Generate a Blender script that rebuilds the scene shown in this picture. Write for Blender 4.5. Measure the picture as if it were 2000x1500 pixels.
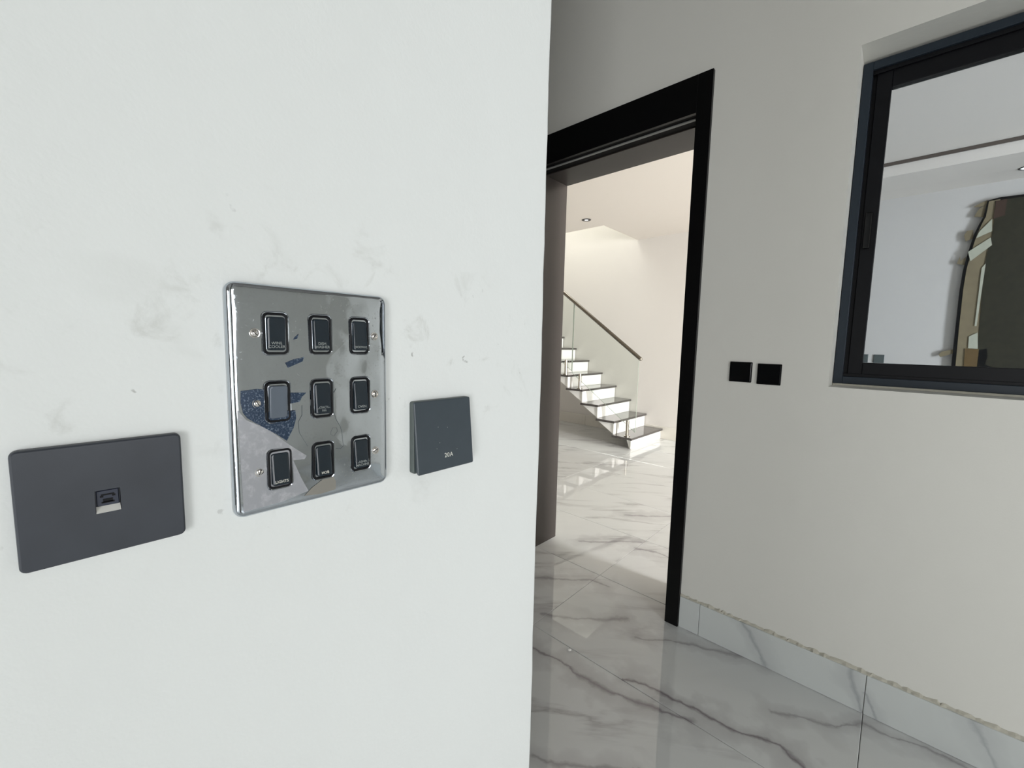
import bpy, bmesh, math, random
from mathutils import Matrix, Vector

# ------------------------------------------------------------------ scene, camera, light
for o in list(bpy.data.objects):
    bpy.data.objects.remove(o)
SC = bpy.context.scene
COL = SC.collection
H = 1.367                                   # camera height above the tiled floor
random.seed(7)

cam_d = bpy.data.cameras.new('camera')
cam_d.sensor_fit = 'HORIZONTAL'
cam_d.sensor_width = 36.0
cam_d.lens = 813.765 / 2000 * 36.0
cam_d.clip_start = 0.02
cam = bpy.data.objects.new('camera', cam_d)
COL.objects.link(cam)
_r = Vector((0.7330, 0.6799, 0.0222)); _d = Vector((0.0837, -0.0578, -0.9948)); _f = Vector((-0.6751, 0.7310, -0.0993))
_f.normalize(); _r = (_r - _f * _r.dot(_f)).normalized(); _d = _f.cross(_r)
M3 = Matrix((_r, -_d, -_f)).transposed()
cam.matrix_world = Matrix.Translation((0, 0, H)) @ M3.to_4x4()
SC.camera = cam

SC.view_settings.view_transform = 'Standard'
SC.view_settings.look = 'None'
SC.view_settings.gamma = 1.0
SC.view_settings.use_curve_mapping = False
SC.view_settings.exposure = 0.0

world = bpy.data.worlds.new('overcast_sky')
SC.world = world
world.use_nodes = True
wb = world.node_tree.nodes['Background']
wb.inputs[0].default_value = (0.86, 0.93, 1.0, 1)
wb.inputs[1].default_value = 1.2


def area(name, loc, direction, sx, sy, power, color=(1, 1, 1), spread=180):
    ld = bpy.data.lights.new(name, 'AREA')
    ld.shape = 'RECTANGLE'; ld.size = sx; ld.size_y = sy
    ld.energy = power; ld.color = color
    ld.spread = math.radians(spread)
    o = bpy.data.objects.new(name, ld)
    COL.objects.link(o)
    o.location = loc
    o.rotation_euler = Vector(direction).to_track_quat('-Z', 'Y').to_euler()
    return o


# daylight standing in the window and door openings of the house
area('daylight_right_window', (3.40, -0.43, 1.60), (-1, 0, 0), 1.56, 1.6, 55, (0.98, 0.985, 1.0))
area('daylight_rear_window', (2.15, -3.20, 1.00), (0, 1, 0), 1.7, 1.9, 98, (0.98, 0.99, 1.0))
area('daylight_entrance', (6.20, 2.90, 1.35), (-8.7, 2.3, -0.35), 1.0, 2.6, 365, (1.0, 0.99, 0.985), 100)
area('daylight_stairwell', (-4.6, 5.45, 5.50), (0, 0, -1), 2.6, 0.7, 120, (0.95, 1.0, 0.97))


# ------------------------------------------------------------------ node helpers
def s2l(c):
    return tuple(((x / 255 / 12.92) if x / 255 <= 0.04045 else ((x / 255 + 0.055) / 1.055) ** 2.4) for x in c)


class NT:
    def __init__(self, name):
        self.m = bpy.data.materials.new(name)
        self.m.use_nodes = True
        self.t = self.m.node_tree
        self.b = self.t.nodes['Principled BSDF']
        self.out = self.t.nodes['Material Output']

    def n(self, typ, **kw):
        x = self.t.nodes.new(typ)
        for k, v in kw.items():
            setattr(x, k, v)
        return x

    def l(self, a, b):
        self.t.links.new(a, b)

    def val(self, sock, v):
        if hasattr(v, 'is_output') or isinstance(v, bpy.types.NodeSocket):
            self.l(v, sock)
        else:
            sock.default_value = v

    def math(self, op, a, b=None, c=None, clamp=False):
        x = self.n('ShaderNodeMath', operation=op, use_clamp=clamp)
        self.val(x.inputs[0], a)
        if b is not None: self.val(x.inputs[1], b)
        if c is not None: self.val(x.inputs[2], c)
        return x.outputs[0]

    def mix(self, fac, a, b):
        x = self.n('ShaderNodeMix', data_type='RGBA')
        self.val(x.inputs[0], fac)
        for s, v in ((x.inputs[6], a), (x.inputs[7], b)):
            if isinstance(v, (tuple, list)):
                s.default_value = (*v[:3], 1)
            else:
                self.l(v, s)
        return x.outputs[2]

    def noise(self, vec, scale, detail=3, rough=0.5, dist=0.0):
        x = self.n('ShaderNodeTexNoise')
        if vec is not None: self.l(vec, x.inputs['Vector'])
        x.inputs['Scale'].default_value = scale
        x.inputs['Detail'].default_value = detail
        x.inputs['Roughness'].default_value = rough
        x.inputs['Distortion'].default_value = dist
        return x.outputs['Fac']

    def pos(self):
        return self.n('ShaderNodeNewGeometry').outputs['Position']

    def objco(self):
        return self.n('ShaderNodeTexCoord').outputs['Object']

    def mapr(self, v, a, b, c=0.0, d=1.0, smooth=True):
        x = self.n('ShaderNodeMapRange')
        if smooth: x.interpolation_type = 'SMOOTHSTEP'
        self.val(x.inputs[0], v)
        x.inputs[1].default_value = a; x.inputs[2].default_value = b
        x.inputs[3].default_value = c; x.inputs[4].default_value = d
        return x.outputs[0]

    def scale(self, vec, s):
        x = self.n('ShaderNodeMapping')
        self.l(vec, x.inputs[0])
        x.inputs['Scale'].default_value = s
        return x.outputs[0]

    def bump(self, h, strength, dist):
        x = self.n('ShaderNodeBump')
        x.inputs['Strength'].default_value = strength
        x.inputs['Distance'].default_value = dist
        self.l(h, x.inputs['Height'])
        self.l(x.outputs[0], self.b.inputs['Normal'])

    def base(self, v):
        if isinstance(v, (tuple, list)):
            self.b.inputs['Base Color'].default_value = (*v[:3], 1)
        else:
            self.l(v, self.b.inputs['Base Color'])

    def set(self, rough=None, metal=None, spec=None, coat=None):
        if rough is not None: self.val(self.b.inputs['Roughness'], rough)
        if metal is not None: self.b.inputs['Metallic'].default_value = metal
        if spec is not None: self.b.inputs['Specular IOR Level'].default_value = spec
        if coat is not None: self.b.inputs['Coat Weight'].default_value = coat


def plain(name, col, rough=0.5, metal=0.0, spec=0.5, var=0.06, scale=40, bump=0.0):
    t = NT(name)
    p = t.objco()
    f = t.noise(p, scale, 3)
    dark = tuple(c * (1 - var) for c in col); lite = tuple(min(1, c * (1 + var)) for c in col)
    t.base(t.mix(f, dark, lite))
    t.set(rough, metal, spec)
    if bump: t.bump(f, 0.3, bump)
    return t.m


def paint(name, col, var=0.03, bump=0.0006, rough=0.55, smudge=False):
    t = NT(name)
    p = t.pos()
    f = t.noise(p, 2.2, 4)
    c = t.mix(f, tuple(x * (1 - var) for x in col), col)
    if smudge:
        # handling marks around the switch plates
        sep = t.n('ShaderNodeSeparateXYZ'); t.l(p, sep.inputs[0])
        zz = t.math('SUBTRACT', sep.outputs[2], 1.33); yy = t.math('SUBTRACT', sep.outputs[1], 0.20)
        r = t.math('SQRT', t.math('ADD', t.math('MULTIPLY', t.math('POWER', zz, 2), 3.2), t.math('POWER', yy, 2)))
        zone = t.mapr(r, 0.12, 0.36, 1, 0)
        n1 = t.noise(p, 26, 6, 0.62, 0.6)
        k = t.math('MULTIPLY', zone, t.mapr(n1, 0.56, 0.78))
        c = t.mix(t.math('MULTIPLY', k, 0.38), c, s2l((150, 150, 140)))
        n2 = t.noise(p, 75, 3, 0.5, 0.3)
        k2 = t.math('MULTIPLY', zone, t.mapr(n2, 0.71, 0.76))
        c = t.mix(t.math('MULTIPLY', k2, 0.50), c, s2l((110, 110, 105)))
        n3 = t.noise(t.scale(p, (30, 9, 14)), 1.0, 4, 0.5, 0.8)
        c = t.mix(t.math('MULTIPLY', t.math('MULTIPLY', zone, t.mapr(n3, 0.60, 0.72)), 0.10), c, s2l((165, 166, 158)))
    t.base(c)
    t.set(rough, spec=0.25)
    h = t.math('ADD', t.noise(p, 9, 5, 0.55), t.math('MULTIPLY', t.noise(p, 260, 2), 0.10))
    t.bump(h, 0.35, bump * 10)
    return t.m


def marble(name, veins=(), plane='xy', base=(218, 220, 219), dark=(120, 112, 117), soft=True, rough=0.012, fine=1.0):
    t = NT(name)
    p = t.pos()
    oi = t.n('ShaderNodeObjectInfo')
    rnd = t.n('ShaderNodeCombineXYZ')
    t.l(t.math('MULTIPLY', oi.outputs['Random'], 37.0), rnd.inputs[0])
    t.l(t.math('MULTIPLY', oi.outputs['Random'], 13.0), rnd.inputs[1])
    pv = t.n('ShaderNodeVectorMath', operation='ADD'); t.l(p, pv.inputs[0]); t.l(rnd.outputs[0], pv.inputs[1])
    rot = t.n('ShaderNodeMapping'); t.l(pv.outputs[0], rot.inputs[0]); rot.inputs['Rotation'].default_value = (0, 0, math.radians(-40))
    q = t.scale(rot.outputs[0], (1.0, 4.2, 1.6))
    n = t.noise(q, 1.25, 5, 0.55, 0.55)
    v = t.math('SUBTRACT', 1.0, t.math('MULTIPLY', t.math('ABSOLUTE', t.math('SUBTRACT', n, 0.5)), 15), clamp=True)
    gate = t.mapr(t.noise(q, 0.9, 2), 0.46, 0.66)
    v = t.math('MULTIPLY', t.math('POWER', v, 1.5), gate)
    cloud = t.mapr(t.noise(q, 1.1, 4, 0.6, 0.5), 0.42, 0.75, 0, 0.16)
    c = t.mix(cloud, s2l(base), s2l(tuple(x * 0.90 for x in base)))
    c = t.mix(t.math('MULTIPLY', v, 0.50 * fine), c, s2l(dark))
    if veins:
        sep = t.n('ShaderNodeSeparateXYZ'); t.l(p, sep.inputs[0])
        iu, iv = (0, 1) if plane == 'xy' else (0, 2)
        w1 = t.math('MULTIPLY', t.math('SUBTRACT', t.noise(p, 5.5, 4, 0.6), 0.5), 0.075)
        w2 = t.math('MULTIPLY', t.math('SUBTRACT', t.noise(t.scale(p, (1, 1, 1.3)), 7.1, 4, 0.6), 0.5), 0.075)
        U = t.math('ADD', sep.outputs[iu], w1); V = t.math('ADD', sep.outputs[iv], w2)
        tot = None
        wid = t.mapr(t.noise(p, 9, 3), 0.3, 0.75, 0.6, 2.6)
        for (x0, y0, x1, y1, w, s) in veins:
            dx, dy = x1 - x0, y1 - y0
            L2 = dx * dx + dy * dy
            au = t.math('SUBTRACT', U, x0); av = t.math('SUBTRACT', V, y0)
            h = t.math('DIVIDE', t.math('ADD', t.math('MULTIPLY', au, dx), t.math('MULTIPLY', av, dy)), L2, clamp=True)
            ex = t.math('SUBTRACT', au, t.math('MULTIPLY', h, dx)); ey = t.math('SUBTRACT', av, t.math('MULTIPLY', h, dy))
            dd = t.math('SQRT', t.math('ADD', t.math('MULTIPLY', ex, ex), t.math('MULTIPLY', ey, ey)))
            g = t.math('DIVIDE', dd, t.math('MULTIPLY', wid, w))
            core = t.math('MULTIPLY', t.math('SUBTRACT', 1.0, g, clamp=True), s)
            halo = t.math('MULTIPLY', t.math('SUBTRACT', 1.0, t.math('MULTIPLY', g, 0.22), clamp=True), 0.36 * s)
            k = t.math('MAXIMUM', core, halo)
            tot = k if tot is None else t.math('MAXIMUM', tot, k)
        c = t.mix(tot, c, s2l(dark))
    t.base(c)
    t.set(rough, spec=0.72)
    return t.m


def glass(name, tint, refl=1.0):
    t = NT(name)
    t.t.nodes.remove(t.b)
    tr = t.n('ShaderNodeBsdfTransparent'); tr.inputs[0].default_value = (*tint, 1)
    gl = t.n('ShaderNodeBsdfGlossy'); gl.inputs['Roughness'].default_value = 0.0
    fr = t.n('ShaderNodeFresnel'); fr.inputs[0].default_value = 1.45
    mx = t.n('ShaderNodeMixShader')
    t.l(t.math('MULTIPLY', fr.outputs[0], refl), mx.inputs[0]); t.l(tr.outputs[0], mx.inputs[1]); t.l(gl.outputs[0], mx.inputs[2])
    t.l(mx.outputs[0], t.out.inputs[0])
    return t.m


def emissive(name, col, strength):
    t = NT(name)
    t.base(col)
    t.b.inputs['Emission Color'].default_value = (*col, 1)
    t.b.inputs['Emission Strength'].default_value = strength
    return t.m


# ------------------------------------------------------------------ mesh helpers
def finish(name, bm, mat, parent=None, smooth=False, kind=None, origin=None, sharp=None):
    bmesh.ops.recalc_face_normals(bm, faces=bm.faces)
    if origin is None:
        if parent is not None:
            origin = WLOC[parent.name]
        else:
            xs = [v.co for v in bm.verts]
            mn = [min(v[i] for v in xs) for i in range(3)]; mx = [max(v[i] for v in xs) for i in range(3)]
            origin = Vector(((mn[0] + mx[0]) / 2, (mn[1] + mx[1]) / 2, mn[2]))
    origin = Vector(origin)
    for v in bm.verts: v.co -= origin
    me = bpy.data.meshes.new(name)
    bm.to_mesh(me); bm.free()
    if mat: me.materials.append(mat)
    if smooth:
        for p in me.polygons: p.use_smooth = True
        if sharp: me.set_sharp_from_angle(angle=math.radians(sharp))
    o = bpy.data.objects.new(name, me)
    COL.objects.link(o)
    if parent is not None:
        o.parent = parent
        o.location = origin - WLOC[parent.name]
    else:
        o.location = origin
    WLOC[o.name] = origin
    if kind: o['kind'] = kind
    return o


WLOC = {}


def empty(name, loc, label=None, cat=None, group=None, kind=None):
    o = bpy.data.objects.new(name, None)
    COL.objects.link(o); o.location = loc; o.empty_display_size = 0.05
    WLOC[o.name] = Vector(loc)
    tag(o, label, cat, group, kind)
    return o


def tag(o, label=None, cat=None, group=None, kind=None):
    if label: o['label'] = label
    if cat: o['category'] = cat
    if group: o['group'] = group
    if kind: o['kind'] = kind
    return o


def box(bm, x0, x1, y0, y1, z0, z1, bev=0.0, seg=1):
    vs = [bm.verts.new(p) for p in ((x0, y0, z0), (x1, y0, z0), (x1, y1, z0), (x0, y1, z0), (x0, y0, z1), (x1, y0, z1), (x1, y1, z1), (x0, y1, z1))]
    fs = [bm.faces.new([vs[i] for i in f]) for f in ((3, 2, 1, 0), (4, 5, 6, 7), (0, 1, 5, 4), (1, 2, 6, 5), (2, 3, 7, 6), (3, 0, 4, 7))]
    if bev:
        es = list({e for f in fs for e in f.edges})
        bmesh.ops.bevel(bm, geom=es, offset=bev, segments=seg, affect='EDGES', profile=0.5)
    return bm


def boxes(name, lst, mat, parent=None, bev=0.0, kind=None, seg=1, **kw):
    bm = bmesh.new()
    for b in lst: box(bm, *b, bev=bev, seg=seg)
    return finish(name, bm, mat, parent, kind=kind, **kw)


def slab(name, axis, d0, d1, u0, u1, v0, v1, holes, mat, kind='structure', parent=None):
    """slab normal to axis with rectangular holes (u0,u1,v0,v1); axis x: u=y v=z, y: u=x v=z, z: u=x v=y"""
    us = sorted({u0, u1, *[h[0] for h in holes], *[h[1] for h in holes]}); vs = sorted({v0, v1, *[h[2] for h in holes], *[h[3] for h in holes]})
    us = [u for u in us if u0 <= u <= u1]; vs = [v for v in vs if v0 <= v <= v1]
    P = {'x': lambda u, v, d: (d, u, v), 'y': lambda u, v, d: (u, d, v), 'z': lambda u, v, d: (u, v, d)}[axis]
    bm = bmesh.new(); cache = {}

    def vt(u, v, d):
        k = (u, v, d)
        if k not in cache: cache[k] = bm.verts.new(P(u, v, d))
        return cache[k]

    def solid(i, j):
        if i < 0 or j < 0 or i >= len(us) - 1 or j >= len(vs) - 1: return False
        cu, cv = (us[i] + us[i + 1]) / 2, (vs[j] + vs[j + 1]) / 2
        return not any(h[0] < cu < h[1] and h[2] < cv < h[3] for h in holes)

    for i in range(len(us) - 1):
        for j in range(len(vs) - 1):
            if not solid(i, j): continue
            a, b, c, d = us[i], us[i + 1], vs[j], vs[j + 1]
            for dd in (d0, d1):
                bm.faces.new([vt(a, c, dd), vt(b, c, dd), vt(b, d, dd), vt(a, d, dd)])
            for (ni, nj, e) in ((i - 1, j, ((a, c), (a, d))), (i + 1, j, ((b, c), (b, d))), (i, j - 1, ((a, c), (b, c))), (i, j + 1, ((a, d), (b, d)))):
                if not solid(ni, nj):
                    (p, q), (r, s) = e
                    bm.faces.new([vt(p, q, d0), vt(r, s, d0), vt(r, s, d1), vt(p, q, d1)])
    return finish(name, bm, mat, parent, kind=kind)


def rr(w, h, r, n=5):
    """rounded rectangle loop, counter-clockwise, centred"""
    pts = []
    for cx, cy, a0 in ((w / 2 - r, h / 2 - r, 0), (-w / 2 + r, h / 2 - r, 90), (-w / 2 + r, -h / 2 + r, 180), (w / 2 - r, -h / 2 + r, 270)):
        for k in range(n + 1):
            a = math.radians(a0 + 90 * k / n)
            pts.append((cx + r * math.cos(a), cy + r * math.sin(a)))
    return pts


def on_a(a, b, d): return (-0.41 + d, a, b)           # the near wall: a along y, b up, d out of the wall
def on_b(a, b, d): return (a, 1.99 - d, b)            # the wall with the door
def on_far(a, b, d): return (a, 5.97 - d, b)          # the far wall of the hall


def loft(bm, loops, P, ca=0.0, cb=0.0, cap=True):
    """loops: list of (list of 2D points, depth or list of depths)"""
    prev = None; rows = []
    for pts, d in loops:
        row = [bm.verts.new(P(ca + a, cb + b, (d[i] if isinstance(d, (list, tuple)) else d))) for i, (a, b) in enumerate(pts)]
        if prev:
            n = len(row)
            for i in range(n):
                bm.faces.new([prev[i], prev[(i + 1) % n], row[(i + 1) % n], row[i]])
        prev = row; rows.append(row)
    if cap: bm.faces.new(prev)
    return rows


def tube(bm, p0, p1, r, n=16, cap=True):
    p0, p1 = Vector(p0), Vector(p1)
    d = (p1 - p0).normalized()
    u = d.orthogonal().normalized(); v = d.cross(u)
    A = [bm.verts.new(p0 + (u * math.cos(2 * math.pi * k / n) + v * math.sin(2 * math.pi * k / n)) * r) for k in range(n)]
    B = [bm.verts.new(p1 + (u * math.cos(2 * math.pi * k / n) + v * math.sin(2 * math.pi * k / n)) * r) for k in range(n)]
    for k in range(n): bm.faces.new([A[k], A[(k + 1) % n], B[(k + 1) % n], B[k]])
    if cap: bm.faces.new(A[::-1]); bm.faces.new(B)


def disc_stack(bm, P, a, b, prof, n=24):
    """lathe about the wall normal: prof = list of (radius, depth)"""
    rows = []
    for r, d in prof:
        if r == 0: rows.append([bm.verts.new(P(a, b, d))])
        else: rows.append([bm.verts.new(P(a + r * math.cos(2 * math.pi * k / n), b + r * math.sin(2 * math.pi * k / n), d)) for k in range(n)])
    for A, B in zip(rows, rows[1:]):
        for k in range(n):
            if len(B) == 1: bm.faces.new([A[k], A[(k + 1) % n], B[0]])
            elif len(A) == 1: bm.faces.new([A[0], B[(k + 1) % n], B[k]])
            else: bm.faces.new([A[k], A[(k + 1) % n], B[(k + 1) % n], B[k]])


def lettering(text, size, P, a, b, d, mat, parent, tilt=None, spacing=1.0, squash=1.0, name='lettering'):
    cu = bpy.data.curves.new('lettering', 'FONT')
    cu.body = text; cu.size = size; cu.align_x = 'CENTER'; cu.align_y = 'CENTER'; cu.space_line = 0.92; cu.space_character = spacing
    cu.resolution_u = 3; cu.offset = size * 0.004
    o = bpy.data.objects.new('lettering', cu); COL.objects.link(o)
    dg = bpy.context.evaluated_depsgraph_get(); dg.update()
    me = bpy.data.meshes.new_from_object(o.evaluated_get(dg))
    bpy.data.objects.remove(o); bpy.data.curves.remove(cu)
    bm = bmesh.new(); bm.from_mesh(me); bpy.data.meshes.remove(me)
    for v in bm.verts:
        aa, bb = a + v.co.x * squash, b + v.co.y
        v.co = P(aa, bb, tilt(aa, bb) if tilt else d)
    return finish(name, bm, mat, parent)


# ------------------------------------------------------------------ materials
M_wallA = paint('white_plaster', s2l((224, 227, 225)), 0.03, 0.0006, smudge=True)
M_wallB = paint('grey_white_plaster', s2l((222, 221, 214)), 0.04, 0.0006)
M_room = paint('bare_render', s2l((142, 140, 136)), 0.03)
M_hall = paint('cream_plaster', s2l((213, 209, 203)), 0.03, 0.0004)
M_ceil = paint('ceiling_white', s2l((236, 232, 224)), 0.02, 0.0003)
M_hceil = paint('cream_ceiling', s2l((236, 229, 220)), 0.02, 0.0003)
M_grout = plain('grey_grout', s2l((120, 118, 116)), 0.8)
M_mortar = plain('pale_mortar', s2l((188, 185, 172)), 0.9, var=0.2, scale=60, bump=0.002)
VE = []


def poly(pts, w, s):
    for (x0, y0), (x1, y1) in zip(pts, pts[1:]): VE.append((x0, y0, x1, y1, w, s))


poly([(-1.12, 1.36), (-0.96, 1.39), (-0.81, 1.39), (-0.64, 1.42), (-0.46, 1.49)], 0.015, 0.86)
poly([(-0.71, 1.50), (-0.50, 1.55), (-0.31, 1.57), (-0.19, 1.62), (-0.12, 1.57)], 0.014, 0.97)
poly([(-0.24, 1.75), (-0.06, 1.84), (0.02, 1.93), (0.27, 1.96)], 0.011, 0.65)
poly([(-0.80, 1.76), (-0.57, 1.91), (-0.37, 1.99)], 0.012, 0.65)
poly([(-0.79, 0.99), (-0.71, 1.02), (-0.5, 1.2)], 0.009, 0.65)
poly([(-1.45, 1.81), (-1.20, 2.02), (-1.10, 2.04)], 0.016, 0.67)
poly([(-1.22, 1.57), (-1.07, 1.67), (-0.89, 1.85)], 0.015, 0.67)
poly([(-1.52, 2.38), (-1.37, 2.52), (-1.20, 2.68)], 0.016, 0.65)
poly([(-1.19, 2.57), (-1.07, 2.62), (-0.99, 2.60)], 0.019, 0.65)
poly([(-1.51, 3.02), (-1.24, 3.26)], 0.019, 0.65)
M_tile = marble('marble_tile', VE)
M_bbt = marble('marble_skirting', [(-0.404, 0.16, -0.361, 0.087, 0.010, 0.6), (-0.361, 0.087, -0.309, 0.0, 0.010, 0.6), (-0.032, 0.16, 0.012, 0.0, 0.010, 0.6), (0.02, 0.083, 0.06, 0.0, 0.007, 0.6), (0.29, 0.16, 0.36, 0.0, 0.010, 0.5)], 'xz', base=(204, 208, 206), dark=(132, 134, 140), rough=0.07, fine=0.15)
M_black = plain('black_lacquer', s2l((9, 9, 10)), 0.35, spec=0.22, var=0.25, scale=90)
M_black2 = plain('matt_black_lacquer', s2l((8, 8, 9)), 0.65, spec=0.08)
M_black_lit = plain('lit_black_lacquer', s2l((56, 51, 48)), 0.36, spec=0.4, var=0.06)  # black lacquer with the hall's light put into the colour
M_seal = plain('grey_seal', s2l((120, 122, 120)), 0.4)
M_alu = plain('dark_aluminium', s2l((32, 41, 50)), 0.40, spec=0.35, var=0.15, scale=60)
M_alu2 = plain('black_aluminium', s2l((11, 12, 16)), 0.45, spec=0.22, var=0.2, scale=60)
M_glass = glass('tinted_window_glass', (0.585, 0.625, 0.665), 0.7)
M_bal = glass('balustrade_glass', (0.945, 0.965, 0.95), 0.5)
M_edge = plain('green_glass_edge', s2l((150, 160, 148)), 0.3)
M_granite = plain('dark_granite', s2l((74, 70, 68)), 0.06, spec=0.6, var=0.5, scale=160)
M_white = plain('white_paint', s2l((240, 239, 234)), 0.4, var=0.02)
M_riser = plain('white_polished_tile', s2l((238, 237, 232)), 0.12, var=0.02)
M_steel = plain('brushed_steel', s2l((176, 170, 158)), 0.22, metal=1.0, var=0.1)
M_rail = plain('dark_steel_rail', s2l((122, 116, 107)), 0.25, metal=1.0, var=0.1)
M_sock = plain('anthracite_plastic', s2l((54, 58, 65)), 0.42, spec=0.45, var=0.28, scale=28)
M_sw = plain('dark_slate_plastic', s2l((58, 67, 74)), 0.40, spec=0.45, var=0.10, scale=50)
M_swb = plain('grey_green_plastic', s2l((84, 92, 90)), 0.45, spec=0.4, var=0.06)
M_gloss = plain('black_glass_switch', s2l((8, 9, 11)), 0.10, spec=0.35, var=0.2)
M_rock = plain('black_rocker', s2l((26, 36, 44)), 0.16, spec=0.5, var=0.12, scale=120)
M_rock_sheen = plain('painted_sheen_rocker', s2l((92, 100, 110)), 0.18, spec=0.5, var=0.1)  # paler rocker copy, a bright reflection put into its base colour
M_hous = plain('black_housing', s2l((10, 11, 15)), 0.5, spec=0.22)
M_print = plain('pale_print', s2l((146, 152, 150)), 0.6)
M_print2 = plain('white_print', s2l((225, 225, 215)), 0.6)
M_screw = plain('bright_screw', s2l((222, 218, 214)), 0.14, metal=1.0, var=0.15)
M_olive = plain('dark_olive_film', s2l((50, 48, 36)), 0.45, spec=0.3, var=0.5, scale=22)
M_paper = plain('tan_paper', s2l((130, 118, 92)), 0.75, var=0.22, scale=14, bump=0.002)
M_tape = plain('pale_tape', s2l((184, 184, 166)), 0.5, var=0.12, scale=30)
M_amber = plain('amber_tape', s2l((104, 82, 46)), 0.5, var=0.2, scale=30)
M_gap = plain('brown_shadow_gap', s2l((92, 82, 74)), 0.7)
M_lens = emissive('lamp_lens', (1.0, 0.97, 0.92), 2.2)
M_rim = plain('black_ring', s2l((25, 24, 26)), 0.4)

t = NT('chrome')
p = t.objco()
n1 = t.noise(p, 420, 3, 0.6); n2 = t.noise(p, 30, 4, 0.6)
dust = t.math('MULTIPLY', t.mapr(n1, 0.52, 0.72), t.mapr(n2, 0.35, 0.70))
t.base(t.mix(t.math('MULTIPLY', dust, 0.8), s2l((188, 194, 201)), s2l((176, 180, 180))))
t.set(t.math('ADD', t.math('MULTIPLY', dust, 0.30), 0.05), metal=1.0)
t.bump(t.noise(p, 14, 2), 0.25, 0.012)
M_chrome = t.m
t = NT('blue_reflection')  # dark blue reflections in the chrome, painted as a colour
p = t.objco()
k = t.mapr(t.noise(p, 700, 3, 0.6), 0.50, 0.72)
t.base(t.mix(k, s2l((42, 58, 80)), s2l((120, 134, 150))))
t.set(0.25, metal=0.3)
M_refl_blue = t.m
t = NT('pale_reflection')  # pale reflection in the lower plate, painted as a colour
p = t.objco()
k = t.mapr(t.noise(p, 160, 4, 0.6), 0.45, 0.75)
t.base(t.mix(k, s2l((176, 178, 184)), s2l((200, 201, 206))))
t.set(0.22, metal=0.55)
M_refl_pale = t.m

# ------------------------------------------------------------------ the setting
CEIL = 3.40
WB0, WB1 = 1.99, 2.31
floor = slab('floor', 'z', -0.25, -0.012, -6.5, 6.3, -3.2, 6.5, [], M_grout)
PX, PY, TX, TY = -1.197, 1.487, 1.21, 0.6165
g = 0.0009
bm = bmesh.new()
hx, hy, c = TX / 2 - g, TY / 2 - g, 0.0016
lo = [(-hx, -hy), (hx, -hy), (hx, hy), (-hx, hy)]; hi = [(-hx + c, -hy + c), (hx - c, -hy + c), (hx - c, hy - c), (-hx + c, hy - c)]
loft(bm, [(lo, -0.012), (lo, -c * 0.6), (hi, 0.0)], lambda a, b, d: (a, b, d))
tile0 = None
xs = [PX + TX * (i + 0.5) for i in range(-5, 6)]
ys = [PY + TY * (j + 0.5) for j in range(-8, 8)]
for x in xs:
    for y in ys:
        if x < -6.2 or x > 5.9 or (x > 3.4 and y < 2.3) or y > 6.3 or y < -3.1: continue
        if y < 1.6 and x < -3.4: continue
        if tile0 is None:
            tile0 = finish('tile', bm, M_tile, floor, origin=(0, 0, 0)); o = tile0
        else:
            o = tile0.copy(); COL.objects.link(o); o.parent = floor
        o.location = Vector((x, y, 0)) - WLOC['floor']

# near wall with the switches; its free end is a slightly ragged plaster edge
bm = bmesh.new()
N = 150
rng = random.Random(3)
rag = []
w = 0
for i in range(N + 1):
    w = 0.8 * w + rng.uniform(-0.0007, 0.0007); rag.append(w)
x0, x1, yE = -0.58, -0.41, 0.5120
colsL = []
for i in range(N + 1):
    z = CEIL * i / N
    e = yE + rag[i]
    colsL.append([bm.verts.new(q) for q in ((x1, -3.0, z), (x1, e - 0.004, z), (x1 - 0.0015, e - 0.001, z), (x1 - 0.005, e, z), (x0, e, z), (x0, -3.0, z))])
for A, B in zip(colsL, colsL[1:]):
    for k in range(6):
        bm.faces.new([A[k], A[(k + 1) % 6], B[(k + 1) % 6], B[k]])
bm.faces.new(colsL[0]); bm.faces.new(colsL[-1])
finish('wall_left', bm, M_wallA, kind='structure')

DX0, DX1, DZ = -1.700, -0.735, 2.41           # door opening in the wall
WX0, WX1, WZ0, WZ1 = -0.189, 2.05, 1.225, 2.442
slab('wall_front', 'y', WB0, WB1, -3.2, 3.3, 0, CEIL, [(DX0, DX1, 0, DZ), (WX0, WX1, WZ0, WZ1)], M_wallB)
slab('wall_right', 'x', 3.2, 3.35, -3.0, WB0, 0, CEIL, [(-1.21, 0.35, 0.80, 2.40)], M_wallB)
slab('light_blocker', 'x', 0.90, 1.10, -0.56, -0.20, 0, CEIL, [], M_room)  # unseen block, added only to shade the left of the switch wall
slab('wall_rear', 'y', -3.15, -3.0, -0.58, 3.35, 0, CEIL, [(1.3, 3.0, 0.0, 2.00)], M_room)
slab('wall_passage', 'x', -3.35, -3.2, 0.3, WB0, 0, CEIL, [], M_room)
slab('wall_passage_rear', 'y', 0.15, 0.30, -3.35, -0.58, 0, CEIL, [], M_room)
slab('ceiling', 'z', CEIL, CEIL + 0.1, -3.35, 3.35, -3.15, WB1, [], M_room)
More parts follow.
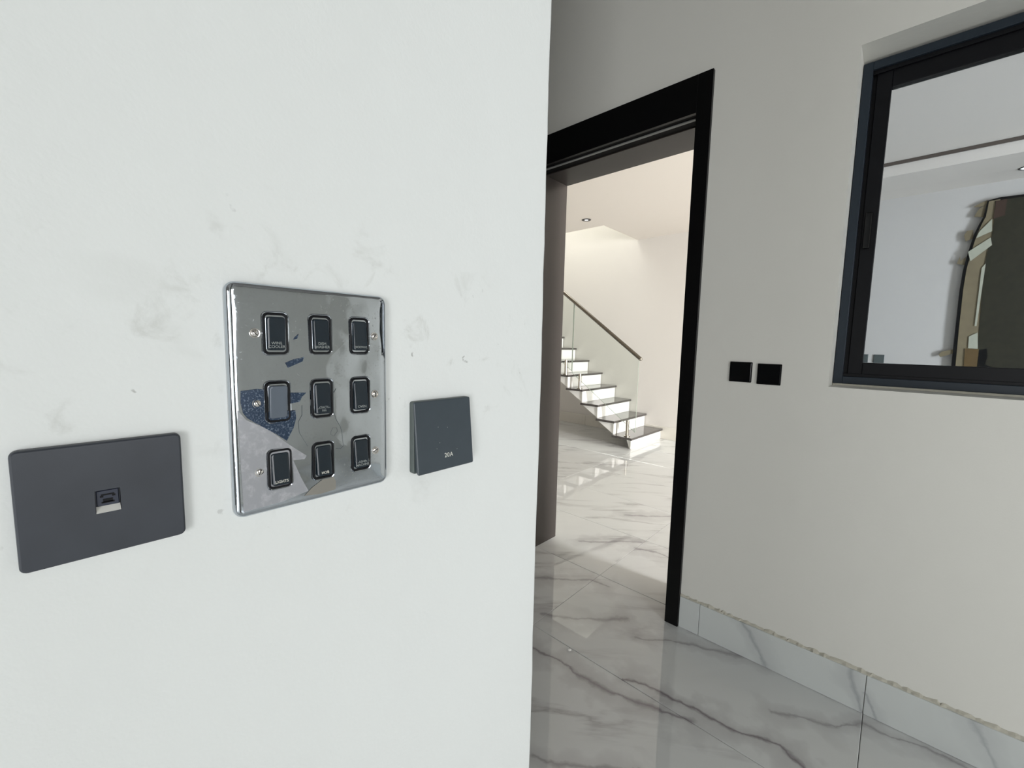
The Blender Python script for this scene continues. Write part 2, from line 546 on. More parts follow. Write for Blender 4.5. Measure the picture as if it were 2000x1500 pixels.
# hall behind
slab('wall_far', 'y', 5.97, 6.12, -6.4, 6.15, 0, 5.6, [], M_hall)
slab('wall_hall_right', 'x', 6.0, 6.15, WB1, 5.97, 0, 3.15, [(2.40, 3.40, 0, 2.65)], M_hall)
slab('wall_hall_left', 'x', -6.4, -6.25, WB1, 5.97, 0, 5.6, [], M_hall)
slab('wall_hall_front', 'y', WB1 - 0.15, WB1, -6.4, -3.2, 0, 3.15, [], M_hall)
slab('wall_hall_front_right', 'y', WB1 - 0.15, WB1, 3.35, 6.15, 0, 3.15, [], M_hall)
VX = -3.02
TR = (-1.15, 3.5, 2.75, 5.21)
slab('ceiling_hall', 'z', 2.94, 3.062, -6.25, 6.0, WB1, 5.97, [(-6.25, VX, 5.0, 5.97), TR], M_hceil)
slab('ceiling_tray', 'z', 3.062, 3.15, TR[0] - 0.1, TR[1] + 0.1, TR[2] - 0.1, TR[3] + 0.1, [], M_hceil)
boxes('gap_strip_1', [(TR[0], TR[1], 5.196, 5.2095, 3.034, 3.0615)], M_gap, kind='structure')  # dark strip with the shade of an open gap put into its colour
slab('wall_stairwell_front', 'y', 4.90, 5.0, -6.25, VX, 3.062, 5.6, [], M_hall)
slab('wall_stairwell_right', 'x', VX, VX + 0.1, 4.90, 5.97, 3.062, 5.6, [], M_hall)
slab('ceiling_stairwell', 'z', 5.6, 5.7, -6.4, VX + 0.1, 4.90, 6.12, [], M_ceil)

# skirtings made of marble tile pieces
def skirting(name, cuts, y, h, back, mat):
    b = boxes(name, [(cuts[0], cuts[-1], y + 0.009, back, 0, h - 0.004)], M_mortar, kind='structure')
    for a, c2 in zip(cuts, cuts[1:]):
        bm = bmesh.new(); box(bm, a + 0.0009, c2 - 0.0009, y, y + 0.010, 0.001, h, bev=0.0012)
        finish('tile', bm, mat, b, origin=((a + c2) / 2, y, 0))
    return b


bb = skirting('baseboard_front', [-0.684, -0.590, 0.012, 0.62, 1.23, 1.84, 2.45, 3.195], 1.979, 0.156, WB0 - 0.0002, M_bbt)
# the rough line of mortar where plaster meets the skirting
bm = bmesh.new(); rng = random.Random(11)
rows = []
x = -0.684
while x < 3.19:
    hh = rng.uniform(0.004, 0.011); dd = rng.uniform(0.004, 0.010)
    rows.append([bm.verts.new(q) for q in ((x, WB0 - 0.0003, 0.154), (x, WB0 - dd, 0.1555), (x, WB0 - dd * 0.8, 0.156 + hh * 0.6), (x, WB0 - 0.0003, 0.157 + hh * 1.3))])
    x += rng.uniform(0.006, 0.016)
for A, B in zip(rows, rows[1:]):
    for k in range(4): bm.faces.new([A[k], A[(k + 1) % 4], B[(k + 1) % 4], B[k]])
bm.faces.new(rows[0]); bm.faces.new(rows[-1])
finish('mortar_line', bm, M_mortar, bb)
skirting('baseboard_far', [-6.2 + 0.6 * i for i in range(18)], 5.958, 0.178, 5.9698, marble('marble_hall_skirting', base=(204, 200, 190), rough=0.06, fine=0.4))

# ------------------------------------------------------------------ door frame
d1 = empty('door_1', (-1.22, 1.99, 0), kind='structure')
AX0, AX1 = -1.752, -0.684
boxes('architrave', [(-0.748, AX1, 1.970, 1.9895, 0, 2.556)], M_black, d1, bev=0.0008)
boxes('architrave', [(AX0, -1.690, 1.970, 1.9895, 0, 2.556)], M_black, d1, bev=0.0008)
boxes('head_architrave', [(-1.6899, -0.7481, 1.970, 1.9895, 2.396, 2.556)], M_black, d1, bev=0.0008)
# linings: rebated black half toward the kitchen, hall half painted paler for the hall light on it
boxes('jamb', [(-1.6995, -1.6905, 1.990, 2.093, 0, 2.405)], M_black2, d1)
boxes('jamb', [(-1.6995, -1.6865, 2.0935, 2.318, 0, 2.405)], M_black_lit, d1, bev=0.0015)
boxes('jamb', [(-0.7445, -0.7355, 1.990, 2.093, 0, 2.405)], M_black2, d1)
boxes('jamb', [(-0.7485, -0.7355, 2.0935, 2.318, 0, 2.405)], M_black_lit, d1, bev=0.0015)
boxes('head_lining', [(-1.690, -0.745, 1.990, 2.093, 2.399, 2.4095)], M_black2, d1)
boxes('head_lining', [(-1.686, -0.749, 2.0935, 2.318, 2.394, 2.4095)], M_black_lit, d1, bev=0.0015)
boxes('door_seal', [(-1.688, -0.747, 2.019, 2.037, 2.3935, 2.3990)], M_seal, d1, bev=0.002)

# ------------------------------------------------------------------ window onto the hall
w1 = empty('window_1', (0.93, 2.11, WZ0), kind='structure')
FX0, FX1, FZ0, FZ1 = -0.1875, 2.048, 1.2335, 2.432
fy0, fy1 = 2.108, 2.215
F = 0.029
boxes('window_frame', [(FX0, FX0 + F, fy0, fy1, FZ0, FZ1), (FX1 - F, FX1, fy0, fy1, FZ0, FZ1),
                       (FX0 + F, FX1 - F, fy0, fy1, FZ1 - F, FZ1), (FX0 + F, FX1 - F, fy0, fy1, FZ0, FZ0 + F)], M_alu, w1, bev=0.0015)
boxes('sliding_track', [(FX0 + F, FX1 - F, fy0 + 0.012, fy0 + 0.020, FZ0 + F, FZ0 + F + 0.010), (FX0 + F, FX1 - F, fy0 + 0.012, fy0 + 0.020, FZ1 - F - 0.014, FZ1 - F)], M_alu2, w1)
boxes('frame_web', [(FX0 + F, FX0 + F + 0.014, fy0 + 0.030, fy1 - 0.002, FZ0 + F, FZ1 - F), (FX0 + F + 0.014, FX1 - F, fy0 + 0.060, fy1 - 0.05, FZ1 - F - 0.012, FZ1 - F)], M_alu2, w1)
boxes('sill_bedding', [(WX0 + 0.001, WX1 - 0.001, fy0 + 0.004, fy1, WZ0 + 0.0003, FZ0 - 0.0005)], M_mortar, w1)


def sash(x0, x1, y0, st):
    z0, z1 = FZ0 + F + 0.004, FZ1 - F - 0.004
    s = boxes('sash', [(x0, x0 + st, y0, y0 + 0.034, z0, z1), (x1 - st, x1, y0, y0 + 0.034, z0, z1),
                       (x0 + st, x1 - st, y0, y0 + 0.034, z1 - 0.066, z1), (x0 + st, x1 - st, y0, y0 + 0.034, z0, z0 + 0.052)], M_alu2, w1, bev=0.0015)
    boxes('pane', [(x0 + st - 0.004, x1 - st + 0.004, y0 + 0.014, y0 + 0.019, z0 + 0.048, z1 - 0.062)], M_glass, s)
    return s


sL = sash(-0.146, 0.960, fy0 + 0.022, 0.044)
sR = sash(0.905, FX1 - F - 0.003, fy0 + 0.064, 0.050)
boxes('pull_handle', [(-0.139, -0.117, fy0 + 0.010, fy0 + 0.0222, 1.755, 1.890)], M_gloss, sL, bev=0.004, seg=2)

# ------------------------------------------------------------------ staircase in the hall
SX, RUN, RISE, Z1 = -2.49, 0.26, 0.19, 0.155
YL, YR = 5.03, 5.955
TT = 0.030
st = empty('staircase', (SX, 5.5, 0), 'white staircase with dark granite treads against the far hall wall', 'staircase')
NST = 14
for k in range(NST):
    fx = SX - RUN * k
    zt = Z1 + RISE * k
    zb = zt - RISE if k else 0.0
    # step body: wedge, its soffit running down parallel to the pitch
    bm = bmesh.new()
    top = zt - TT - 0.0005
    if k == 0: prof = [(fx - 0.012, 0.001), (fx - 0.012, top), (fx - RUN, top), (fx - 0.21, 0.080), (fx - 0.09, 0.001)]
    else: prof = [(fx - 0.012, zb + 0.001), (fx - 0.012, top), (fx - RUN - 0.0115, top)]
    if k == 0: prof = [(fx - 0.012, 0.001), (fx - 0.012, top), (fx - 0.075, top), (fx - 0.030, 0.001)]
    A = [bm.verts.new((x, YL + 0.012, z)) for x, z in prof]; B = [bm.verts.new((x, YR, z)) for x, z in prof]
    bm.faces.new(A); bm.faces.new(B[::-1])
    for i in range(len(A)): bm.faces.new([A[i], A[(i + 1) % len(A)], B[(i + 1) % len(A)], B[i]])
    finish('step_block', bm, M_white, st)
    bm = bmesh.new(); box(bm, fx - 0.0115, fx, YL, YR, zb + 0.0008, zt - TT - 0.0005, bev=0.001)
    finish('riser', bm, M_riser, st)
    bm = bmesh.new(); box(bm, fx - RUN, fx + 0.030, YL - 0.05, YR, zt - TT, zt, bev=0.003, seg=2)
    finish('tread', bm, M_granite, st)

bal = empty('glass_balustrade', (SX, 5.09, Z1), 'frameless glass balustrade with round steel handrail along the white stairs', 'balustrade')
gy = 5.10
slope = 0.736


def gpanel(xa, xb, zb_a, top_a):
    bm = bmesh.new()
    zb_b = zb_a + (xa - xb) * 0.70; zt_a = top_a; zt_b = top_a + (xa - xb) * slope
    A = [bm.verts.new((x, gy - 0.005, z)) for x, z in ((xa, zb_a), (xa, zt_a), (xb, zt_b), (xb, zb_b))]
    B = [bm.verts.new((x, gy + 0.005, z)) for x, z in ((xa, zb_a), (xa, zt_a), (xb, zt_b), (xb, zb_b))]
    bm.faces.new(A); bm.faces.new(B[::-1])
    for i in range(4): bm.faces.new([A[i], A[(i + 1) % 4], B[(i + 1) % 4], B[i]])
    gp = finish('glass_panel', bm, M_bal, bal)
    bm = bmesh.new()
    # ground edges of the pane, seen as thin green lines
    e = 0.0009
    def strip(p, q):
        (x0, z0), (x1, z1) = p, q
        d = Vector((x1 - x0, 0, z1 - z0)).normalized(); nrm = Vector((-d.z, 0, d.x)) * e
        c = [Vector((x0, 0, z0)) - nrm, Vector((x1, 0, z1)) - nrm, Vector((x1, 0, z1)) + nrm, Vector((x0, 0, z0)) + nrm]
        A = [bm.verts.new((v.x, gy - 0.0055, v.z)) for v in c]; B = [bm.verts.new((v.x, gy + 0.0055, v.z)) for v in c]
        bm.faces.new(A); bm.faces.new(B[::-1])
        for i in range(4): bm.faces.new([A[i], A[(i + 1) % 4], B[(i + 1) % 4], B[i]])
    strip((xa, zb_a), (xa, zt_a)); strip((xb, zb_b), (xb, zt_b)); strip((xa, zb_a), (xb, zb_b))
    finish('glass_edge', bm, M_edge, gp)


gpanel(-2.472, -3.510, 0.215, 1.172)
gpanel(-3.520, -4.558, 0.215 + 1.048 * 0.72, 1.172 + 1.048 * slope)
bm = bmesh.new(); a = Vector((-2.452, gy, 1.190)); b = Vector((-5.6, gy, 1.190 + (5.6 - 2.452) * slope))
tube(bm, a, b, 0.024, 20)
hr = finish('handrail', bm, M_rail, bal, smooth=True, sharp=40)
bm = bmesh.new(); bmesh.ops.create_uvsphere(bm, u_segments=16, v_segments=8, radius=0.0245, matrix=Matrix.Translation(a))
finish('end_cap', bm, M_steel, hr, smooth=True)
for k, px in ((0, -2.572), (3, -3.348), (4, -3.600), (7, -4.385)):
    bm = bmesh.new(); zt = Z1 + RISE * k
    tube(bm, (px, 5.065, zt + 0.0005), (px, 5.065, zt + 0.212), 0.021, 20)
    tube(bm, (px, 5.065, zt + 0.0005), (px, 5.065, zt + 0.008), 0.040, 20)
    tube(bm, (px, 5.082, zt + 0.10), (px, 5.093, zt + 0.10), 0.012, 12)
    tube(bm, (px, 5.082, zt + 0.18), (px, 5.093, zt + 0.18), 0.012, 12)
    finish('clamp_post', bm, M_steel, bal, smooth=True, sharp=40)


# ------------------------------------------------------------------ downlights
def downlight(x, y, z, r, label, q):
    e = empty('downlight', (x, y, z), label, 'ceiling light', 'recessed downlights in the hall ceiling')
    P = lambda a, b, d: (x + a, y + b, z - d)
    bm = bmesh.new(); disc_stack(bm, P, 0, 0, [(r, 0.0005), (r, 0.004), (r * 0.93, 0.006), (r * (q + 0.03), 0.005), (r * (q + 0.01), 0.001)], 28)
    finish('trim_ring', bm, M_rim, e, smooth=True, sharp=50)
    bm = bmesh.new(); disc_stack(bm, P, 0, 0, [(r * q, 0.001), (r * (q - 0.07), 0.004), (0, 0.0065)], 28)
    finish('lamp_lens', bm, M_lens, e, smooth=True)


downlight(-3.06, 4.64, 2.94, 0.058, 'small black-rimmed downlight in the hall ceiling above the stairs', 0.42)
downlight(0.668, 5.66, 2.94, 0.055, 'downlight in the hall ceiling seen through the window glass', 0.77)

# ------------------------------------------------------------------ switches on the door wall and on the far hall wall
def plate_switch(P, a, b, s, mat, label, group, name='light_switch'):
    e = empty(name, P(a, b, 0), label, 'switch', group)
    bm = bmesh.new()
    loft(bm, [(rr(s, s, 0.003), 0.0003), (rr(s, s, 0.003), 0.0055), (rr(s - 0.0025, s - 0.0025, 0.002), 0.0070)], P, a, b)
    finish('switch_plate', bm, mat, e)
    bm = bmesh.new()
    loft(bm, [(rr(s - 0.007, s - 0.007, 0.002), 0.0071), (rr(s - 0.007, s - 0.007, 0.002), 0.0082), (rr(s - 0.009, s - 0.009, 0.0015), 0.0090)], P, a, b)
    finish('rocker', bm, mat, e)
    return e


G2 = 'square switches on the kitchen side of the door wall'
plate_switch(on_b, -0.4945, 1.2625, 0.0865, M_gloss, 'glossy black square switch nearer the door frame, first of the pair', G2)
plate_switch(on_b, -0.3875, 1.2590, 0.0865, M_gloss, 'glossy black square switch nearer the window, second of the pair', G2)
G3 = 'switches on the far hall wall'
plate_switch(on_far, -0.1575, 1.279, 0.088, M_swb, 'grey switch on far hall wall fully seen through the window corner', G3)
plate_switch(on_far, -0.2890, 1.279, 0.088, M_swb, 'grey switch on far hall wall half hidden by the window sash', G3)

# ------------------------------------------------------------------ panel wrapped in paper and film in the hall
pn = empty('wrapped_panel', (0.95, 5.93, 0), 'tall dark olive panel edged with tan paper and torn tape behind the window', 'panel')
PY_ = 5.930


def sheet(name, pts, y0, y1, mat, parent=pn):
    bm = bmesh.new()
    A = [bm.verts.new((x, y0, z)) for x, z in pts]; B = [bm.verts.new((x, y1, z)) for x, z in pts]
    bm.faces.new(A); bm.faces.new(B[::-1])
    for i in range(len(pts)): bm.faces.new([A[i], A[(i + 1) % len(pts)], B[(i + 1) % len(pts)], B[i]])
    return finish(name, bm, mat, parent)


sheet('panel_board', [(0.392, 0.001), (0.386, 1.24), (0.381, 1.60), (0.377, 1.965), (0.383, 2.157), (0.403, 2.333), (0.425, 2.481), (0.451, 2.577), (0.470, 2.632), (0.478, 2.70), (0.483, 2.775), (0.557, 2.790), (0.694, 2.786), (1.0, 2.79), (1.55, 2.79), (1.55, 0.001)], PY_, 5.968, M_black)
sheet('paper_edge', [(0.415, 0.002), (0.412, 1.24), (0.404, 1.60), (0.399, 1.965), (0.404, 2.157), (0.422, 2.333), (0.444, 2.481), (0.468, 2.577), (0.485, 2.632), (0.492, 2.765), (0.560, 2.772), (0.560, 2.45), (0.525, 2.145), (0.54, 1.598), (0.55, 1.24), (0.555, 0.002)], PY_ - 0.004, PY_ - 0.0002, M_paper)
sheet('olive_film', [(0.552, 0.002), (0.545, 1.248), (0.536, 1.598), (0.521, 1.955), (0.513, 2.145), (0.523, 2.318), (0.539, 2.464), (0.539, 2.562), (0.530, 2.759), (0.70, 2.765), (1.53, 2.77), (1.53, 0.002)], PY_ - 0.008, PY_ - 0.0042, M_olive)
sheet('tape_strip', [(0.399, 2.321), (0.531, 2.434), (0.546, 2.364), (0.421, 2.23)], PY_ - 0.0105, PY_ - 0.0082, M_tape)
sheet('tape_strip', [(0.475, 1.52), (0.529, 1.559), (0.543, 1.404), (0.48, 1.409)], PY_ - 0.0105, PY_ - 0.0082, M_tape)
sheet('tape_strip', [(0.455, 2.50), (0.525, 2.60), (0.535, 2.49), (0.44, 2.44)], PY_ - 0.0105, PY_ - 0.0082, M_tape)
sheet('tape_strip', [(0.503, 1.62), (0.516, 1.62), (0.522, 2.20), (0.500, 2.16)], PY_ - 0.0105, PY_ - 0.0082, M_tape)
sheet('amber_tape', [(0.46, 1.405), (0.55, 1.405), (0.552, 1.20), (0.468, 1.20)], PY_ - 0.0105, PY_ - 0.0082, M_amber)
sheet('amber_tape', [(0.532, 2.60), (0.600, 2.62), (0.602, 2.765), (0.535, 2.757)], PY_ - 0.0105, PY_ - 0.0082, plain('red_brown_tape', s2l((66, 46, 34)), 0.6))
for fl in ([(0.41, 2.646), (0.434, 2.71), (0.478, 2.745), (0.470, 2.632)], [(0.397, 2.736), (0.440, 2.765), (0.483, 2.782), (0.488, 2.74), (0.434, 2.728)],
           [(0.36, 2.480), (0.375, 2.520), (0.415, 2.526), (0.425, 2.445), (0.375, 2.424)],
           [(0.288, 1.343), (0.31, 1.372), (0.395, 1.399), (0.395, 1.359), (0.301, 1.315)],
           [(0.335, 2.22), (0.352, 2.29), (0.356, 2.24), (0.392, 2.28), (0.388, 2.20), (0.362, 2.21)]):
    sheet('paper_flap', fl, PY_ + 0.010, PY_ + 0.0135, M_paper)
sheet('dark_fold', [(0.555, 1.39), (0.60, 1.41), (0.612, 1.33), (0.60, 1.26), (0.72, 1.20), (0.72, 1.05), (0.555, 1.05)], PY_ - 0.0105, PY_ - 0.0082, M_black)

# ------------------------------------------------------------------ grid switch panel on the near wall
GA, GB, GW, GH = 0.1645, 1.3115, 0.1445, 0.2010
gs = empty('switch_panel', on_a(GA, GB - GH / 2, 0), 'chrome nine-gang panel with black rocker switches on the white wall', 'switch')


def bow(a, b):
    u, v = 2 * a / GW, 2 * b / GH
    return 0.0016 * (1 - u * u) * (1 - v * v)


def lp(ins, r, d):
    pts = rr(GW - 2 * ins, GH - 2 * ins, r, 8)
    return (pts, [d + (bow(a, b) if ins > 0.004 else 0) for a, b in pts])


bm = bmesh.new()
loops = [lp(0.0004, 0.0075, 0.0003), lp(0, 0.008, 0.0030), lp(0, 0.008, 0.0050), lp(0.0006, 0.0076, 0.0066), lp(0.0018, 0.0068, 0.0079), lp(0.0036, 0.0058, 0.0087), lp(0.0055, 0.0048, 0.0090)]
for q in (0.010, 0.018, 0.028, 0.040, 0.052, 0.062, 0.069):
    loops.append(lp(q, max(0.001, 0.0048 - q * 0.06), 0.0090))
loft(bm, loops, on_a, GA, GB)
# pressed rims round the nine openings
RW, RH = 0.0196, 0.0355
RA = [0.1280, 0.1665, 0.2050]
RB = [1.3700, 1.3100, 1.2495]
def face_d(a, b): return 0.0090 + bow(a - GA, b - GB)
for rb in RB:
    for ra in RA:
        d0 = face_d(ra, rb)
        loft(bm, [(rr(RW + 0.0030, RH + 0.0030, 0.0052), d0 - 0.0003), (rr(RW + 0.0018, RH + 0.0018, 0.0047), d0 + 0.0006), (rr(RW + 0.0004, RH + 0.0004, 0.0042), d0 + 0.0003), (rr(RW, RH, 0.004), d0 - 0.0006)], on_a, ra, rb, cap=False)
finish('chrome_plate', bm, M_chrome, gs, smooth=True, sharp=50)

TXT = [['WINE\nCOOLER', 'DISH\nWASHER', 'MICROWAVE'], ['', 'EXTRACTOR\nFAN', 'OVEN'], ['LIGHTS', 'HOB', 'WASHING\nMACHINE']]
# tilt of each rocker: + means the lower end stands out
TILT = [[-0.02, 0.10, 0.10], [-0.10, 0.10, 0.10], [0.12, 0.12, 0.12]]
for i, rb in enumerate(RB):
    for j, ra in enumerate(RA):
        d0 = face_d(ra, rb)
        bm = bmesh.new()
        loft(bm, [(rr(RW, RH, 0.004), d0 - 0.002), (rr(RW, RH, 0.004), d0 + 0.0008), (rr(RW - 0.0012, RH - 0.0012, 0.0036), d0 + 0.0014), (rr(RW - 0.0030, RH - 0.0034, 0.0028), d0 + 0.0012), (rr(RW - 0.0034, RH - 0.0038, 0.0026), d0 - 0.001)], on_a, ra, rb)
        hs = finish('rocker_housing', bm, M_hous, gs)
        k = TILT[i][j]
        def sd(a, b, k=k, ra=ra, rb=rb, d0=d0):
            v = (b - rb) / (RH / 2)
            return d0 + 0.0024 - k * (b - rb) + 0.0007 * v * v
        w_, h_ = RW - 0.0050, RH - 0.0066
        bm = bmesh.new(); ls = []
        for ins, r_, dd in ((0, 0.0022, None), (0, 0.0022, -0.0010), (0.0003, 0.0020, -0.0003), (0.0009, 0.0016, 0.0), (0.0022, 0.0010, 0.0), (0.0044, 0.0006, 0.0)):
            pts = rr(w_ - 2 * ins, h_ - 2 * ins, r_, 4)
            ls.append((pts, [d0 - 0.0015 if dd is None else sd(ra + a, rb + b) + dd for a, b in pts]))
        loft(bm, ls, on_a, ra, rb)
        rk = finish('rocker', bm, M_rock_sheen if (i, j) == (1, 0) else M_rock, hs, smooth=True, sharp=45)
        tx = TXT[i][j]
        if tx:
            n = max(len(s) for s in tx.split('\n'))
            lettering(tx, 0.0034 if n < 8 else 0.0031, on_a, ra, rb - (0.0098 if '\n' in tx else 0.0112), 0, M_print if i < 2 or j == 2 else M_print2, hs,
                      tilt=lambda a, b, sd=sd: sd(a, b) + 0.00012, squash=1.0 if n < 7 else 0.94 if n < 8 else 0.66)

for sa in (0.1120, 0.2215):
    for sb in RB:
        d0 = face_d(sa, sb)
        bm = bmesh.new()
        disc_stack(bm, on_a, sa, sb, [(0.0042, d0 - 0.0003), (0.0040, d0 + 0.0003), (0.0034, d0 + 0.0002), (0.0031, d0 - 0.0004), (0.0029, d0 + 0.0002), (0.0026, d0 + 0.0006), (0, d0 + 0.0009)], 24)
        sc = finish('screw', bm, M_screw, gs, smooth=True, sharp=50)
        ang = rng.uniform(0.3, 2.6)
        bm = bmesh.new()
        L, Wd = 0.0025, 0.00035
        cs, sn = math.cos(ang), math.sin(ang)
        cor = [(-L, -Wd), (L, -Wd), (L, Wd), (-L, Wd)]
        pts = [(x * cs - y * sn, x * sn + y * cs) for x, y in cor]
        loft(bm, [(pts, d0 + 0.0002), (pts, d0 + 0.00095)], on_a, sa, sb)
        finish('screw_slot', bm, M_rim, sc)


def reflection_patch(name, pts, mat, off=0.00035, sub=0):  # thin patch whose colour stands in for a reflection in the plate
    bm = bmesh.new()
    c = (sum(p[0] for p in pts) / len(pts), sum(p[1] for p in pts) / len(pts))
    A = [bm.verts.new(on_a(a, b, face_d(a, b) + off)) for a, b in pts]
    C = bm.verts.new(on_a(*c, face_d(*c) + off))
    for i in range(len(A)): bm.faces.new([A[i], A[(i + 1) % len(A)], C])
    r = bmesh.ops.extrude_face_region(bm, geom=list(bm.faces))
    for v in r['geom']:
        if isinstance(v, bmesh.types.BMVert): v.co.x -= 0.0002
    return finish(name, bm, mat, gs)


reflection_patch('painted_reflection', [(0.135, 1.3445), (0.142, 1.3475), (0.151, 1.3495), (0.1495, 1.3455), (0.137, 1.3400)], M_refl_blue)
reflection_patch('painted_reflection', [(0.100, 1.3215), (0.112, 1.3225), (0.118, 1.3215), (0.118, 1.288), (0.110, 1.293), (0.104, 1.298), (0.101, 1.303), (0.0995, 1.312)], M_refl_blue)
reflection_patch('painted_reflection', [(0.138, 1.3175), (0.152, 1.3165), (0.148, 1.313), (0.1460, 1.3085), (0.138, 1.3075)], M_refl_blue)
reflection_patch('painted_reflection', [(0.112, 1.301), (0.125, 1.302), (0.142, 1.301), (0.1425, 1.294), (0.1400, 1.285), (0.134, 1.2740), (0.126, 1.281), (0.114, 1.290)], M_refl_blue, 0.0006)
reflection_patch('painted_reflection', [(0.097, 1.306), (0.103, 1.2965), (0.119, 1.2870), (0.136, 1.2700), (0.151, 1.2570), (0.149, 1.2540), (0.139, 1.2550), (0.146, 1.236), (0.152, 1.2225), (0.130, 1.2180), (0.0985, 1.2170)], M_refl_pale, 0.0003)
M_refl_dull = plain('dull_reflection', s2l((150, 147, 140)), 0.30, metal=0.5, var=0.05)  # grey wedge of the plate's reflection, painted on
reflection_patch('painted_reflection', [(0.1485, 1.2185), (0.1550, 1.2245), (0.1610, 1.2280), (0.1690, 1.2325), (0.1730, 1.2335), (0.1765, 1.2305), (0.1785, 1.2250), (0.1780, 1.2175), (0.163, 1.2165)], M_refl_dull)


def reflection_line(pts, w=0.00022):  # thin painted line, the outline of a reflection in the chrome
    bm = bmesh.new(); rows = []
    for i, (a, b) in enumerate(pts):
        p0 = pts[max(0, i - 1)]; p1 = pts[min(len(pts) - 1, i + 1)]
        L = math.hypot(p1[0] - p0[0], p1[1] - p0[1]); nx, ny = -(p1[1] - p0[1]) / L * w, (p1[0] - p0[0]) / L * w
        rows.append([bm.verts.new(on_a(a + nx, b + ny, face_d(a, b) + 0.0001)), bm.verts.new(on_a(a, b, face_d(a, b) + 0.0003)), bm.verts.new(on_a(a - nx, b - ny, face_d(a, b) + 0.0001))])
    for A, B in zip(rows, rows[1:]):
        for k in range(2): bm.faces.new([A[k], A[k + 1], B[k + 1], B[k]])
    finish('painted_reflection_line', bm, M_refl_line, gs)


M_refl_line = plain('grey_reflection_line', s2l((92, 100, 102)), 0.4)
reflection_line([(0.1800, 1.3185), (0.1768, 1.3130), (0.1766, 1.3050), (0.1772, 1.2960), (0.1800, 1.2870), (0.1838, 1.2800), (0.1852, 1.2740), (0.1858, 1.2660), (0.1868, 1.2605), (0.1835, 1.2580), (0.1790, 1.2590)])
reflection_line([(0.1480, 1.3050), (0.1478, 1.2960), (0.1445, 1.2900), (0.1450, 1.2800), (0.1490, 1.2720), (0.1520, 1.2660)], 0.00015)
reflection_line([(0.1740, 1.2760), (0.1760, 1.2800), (0.1800, 1.2795), (0.1805, 1.2760), (0.1770, 1.2715), (0.1738, 1.2740), (0.1740, 1.2760)], 0.00012)
reflection_patch('painted_reflection', [(0.142, 1.3650), (0.1455, 1.366), (0.147, 1.3705), (0.1435, 1.3675)], M_refl_blue)

# ------------------------------------------------------------------ telephone socket
SA, SB, SW, SH = 0.0163, 1.2505, 0.0862, 0.0815
so = empty('telephone_socket', on_a(SA, SB - SH / 2, 0), 'dark grey wall socket with one small telephone jack, beside chrome panel', 'socket')
oa, ob, ow, oh = 0.0166, 1.2485, 0.0132, 0.0165       # opening in the front plate
bm = bmesh.new()
rows = loft(bm, [(rr(SW, SH, 0.004), 0.0003), (rr(SW, SH, 0.004), 0.0040), (rr(SW - 0.0008, SH - 0.0008, 0.0037), 0.0052), (rr(SW - 0.0026, SH - 0.0026, 0.0028), 0.0058)], on_a, SA, SB, cap=False)
outer = rows[-1]
n = len(outer)
inner2 = [(oa + sx * ow / 2 - SA, ob + sz * oh / 2 - SB) for sx, sz in ((1, 1), (-1, 1), (-1, -1), (1, -1))]
I = [bm.verts.new(on_a(SA + a, SB + b, 0.0058)) for a, b in inner2]
q4 = n // 4
for s in range(4):
    seg = outer[s * q4:(s + 1) * q4]
    for i in range(len(seg) - 1): bm.faces.new([seg[i], seg[i + 1], I[s]])
    bm.faces.new([seg[-1], outer[((s + 1) * q4) % n], I[(s + 1) % 4], I[s]])
J = [bm.verts.new(on_a(SA + a, SB + b, 0.0012)) for a, b in inner2]
for s in range(4): bm.faces.new([I[s], I[(s + 1) % 4], J[(s + 1) % 4], J[s]])
bm.faces.new(J)
finish('face_plate', bm, M_sock, so)
boxes('jack_shutter', [(-0.41 + 0.0015, -0.41 + 0.0040, oa - ow / 2 + 0.0008, oa + ow / 2 - 0.0008, ob - oh / 2 + 0.0045, ob + oh / 2 - 0.0008)], plain('blue_black_plastic', s2l((40, 46, 62)), 0.35), so, bev=0.0004)
# telephone emblem on the shutter
bm = bmesh.new()
for (a0, a1, b0, b1) in ((-0.0034, 0.0034, 0.0020, 0.0031), (-0.0040, -0.0022, 0.0008, 0.0021), (0.0022, 0.0040, 0.0008, 0.0021), (-0.0026, 0.0026, -0.0030, -0.0004), (-0.0034, 0.0034, -0.0036, -0.0024)):
    box(bm, -0.41 + 0.0041, -0.41 + 0.0043, oa + a0, oa + a1, ob + 0.0018 + b0, ob + 0.0018 + b1)
finish('telephone_emblem', bm, M_hous, so)
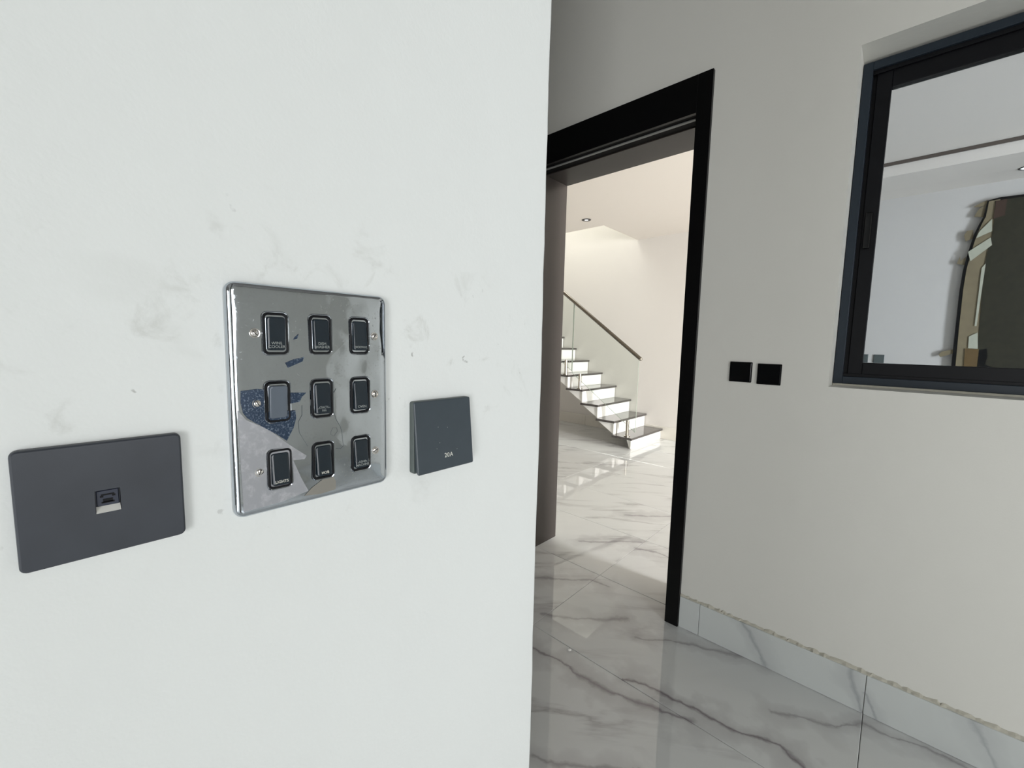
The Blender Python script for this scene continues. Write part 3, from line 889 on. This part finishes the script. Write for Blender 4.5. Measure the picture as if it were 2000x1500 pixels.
# sloping ledge under the shutter; the light it catches is put into its colour
bm = bmesh.new()
za, zb = ob - oh / 2 + 0.0044, ob - oh / 2 + 0.0002
A = [bm.verts.new(on_a(*q)) for q in ((oa - ow / 2 + 0.0004, za, 0.0030), (oa - ow / 2 + 0.0002, zb, 0.0060), (oa - ow / 2 + 0.0004, zb, 0.0015))]
B = [bm.verts.new(on_a(*q)) for q in ((oa + ow / 2 - 0.0004, za, 0.0030), (oa + ow / 2 - 0.0002, zb, 0.0060), (oa + ow / 2 - 0.0004, zb, 0.0015))]
bm.faces.new(A); bm.faces.new(B[::-1])
for i in range(3): bm.faces.new([A[i], A[(i + 1) % 3], B[(i + 1) % 3], B[i]])
finish('jack_ledge', bm, plain('lit_ledge_plastic', s2l((205, 205, 200)), 0.4), so)

# ------------------------------------------------------------------ 20 A switch with its tilted rocker plate
TA, TB, TS = 0.3125, 1.2540, 0.0850
sw = empty('isolator_switch', on_a(TA, TB - TS / 2, 0), 'slate grey square 20A switch with tilted plate, right of chrome panel', 'switch')
bm = bmesh.new()
loft(bm, [(rr(TS, TS, 0.003), 0.0003), (rr(TS, TS, 0.003), 0.0065), (rr(TS - 0.002, TS - 0.002, 0.002), 0.0078)], on_a, TA, TB)
finish('back_box', bm, M_swb, sw)
def td(a, b):
    return 0.0088 + (TB + TS / 2 - b) / TS * 0.0088
bm = bmesh.new()
fs_ = TS - 0.0006
def fl_(ins, r, d, abs_=None):
    pts = rr(fs_ - 2 * ins, fs_ - 2 * ins, r)
    return (pts, [abs_ if abs_ is not None else td(TA + a, TB + b) + d for a, b in pts])
loft(bm, [fl_(0.0020, 0.002, 0, 0.0079), fl_(0.0006, 0.002, -0.0030), fl_(0, 0.002, -0.0022), fl_(0, 0.002, -0.0008), fl_(0.0008, 0.0016, 0.0)], on_a, TA, TB)
finish('rocker', bm, M_sw, sw)
lettering('20A', 0.0076, on_a, 0.3155, 1.2285, 0, M_print2, sw, tilt=lambda a, b: td(a, b) + 0.00015, squash=0.95, spacing=1.12)
bm = bmesh.new()
for (a, b) in ((0.302, 1.264), (0.303, 1.245), (0.2985, 1.2385), (0.329, 1.2335), (0.316, 1.262)):
    d = td(a, b)
    disc_stack(bm, on_a, a, b, [(0.0005, d), (0.0004, d + 0.0002), (0, d + 0.0003)], 8)
finish('paint_specks', bm, M_print, sw, kind='stuff')
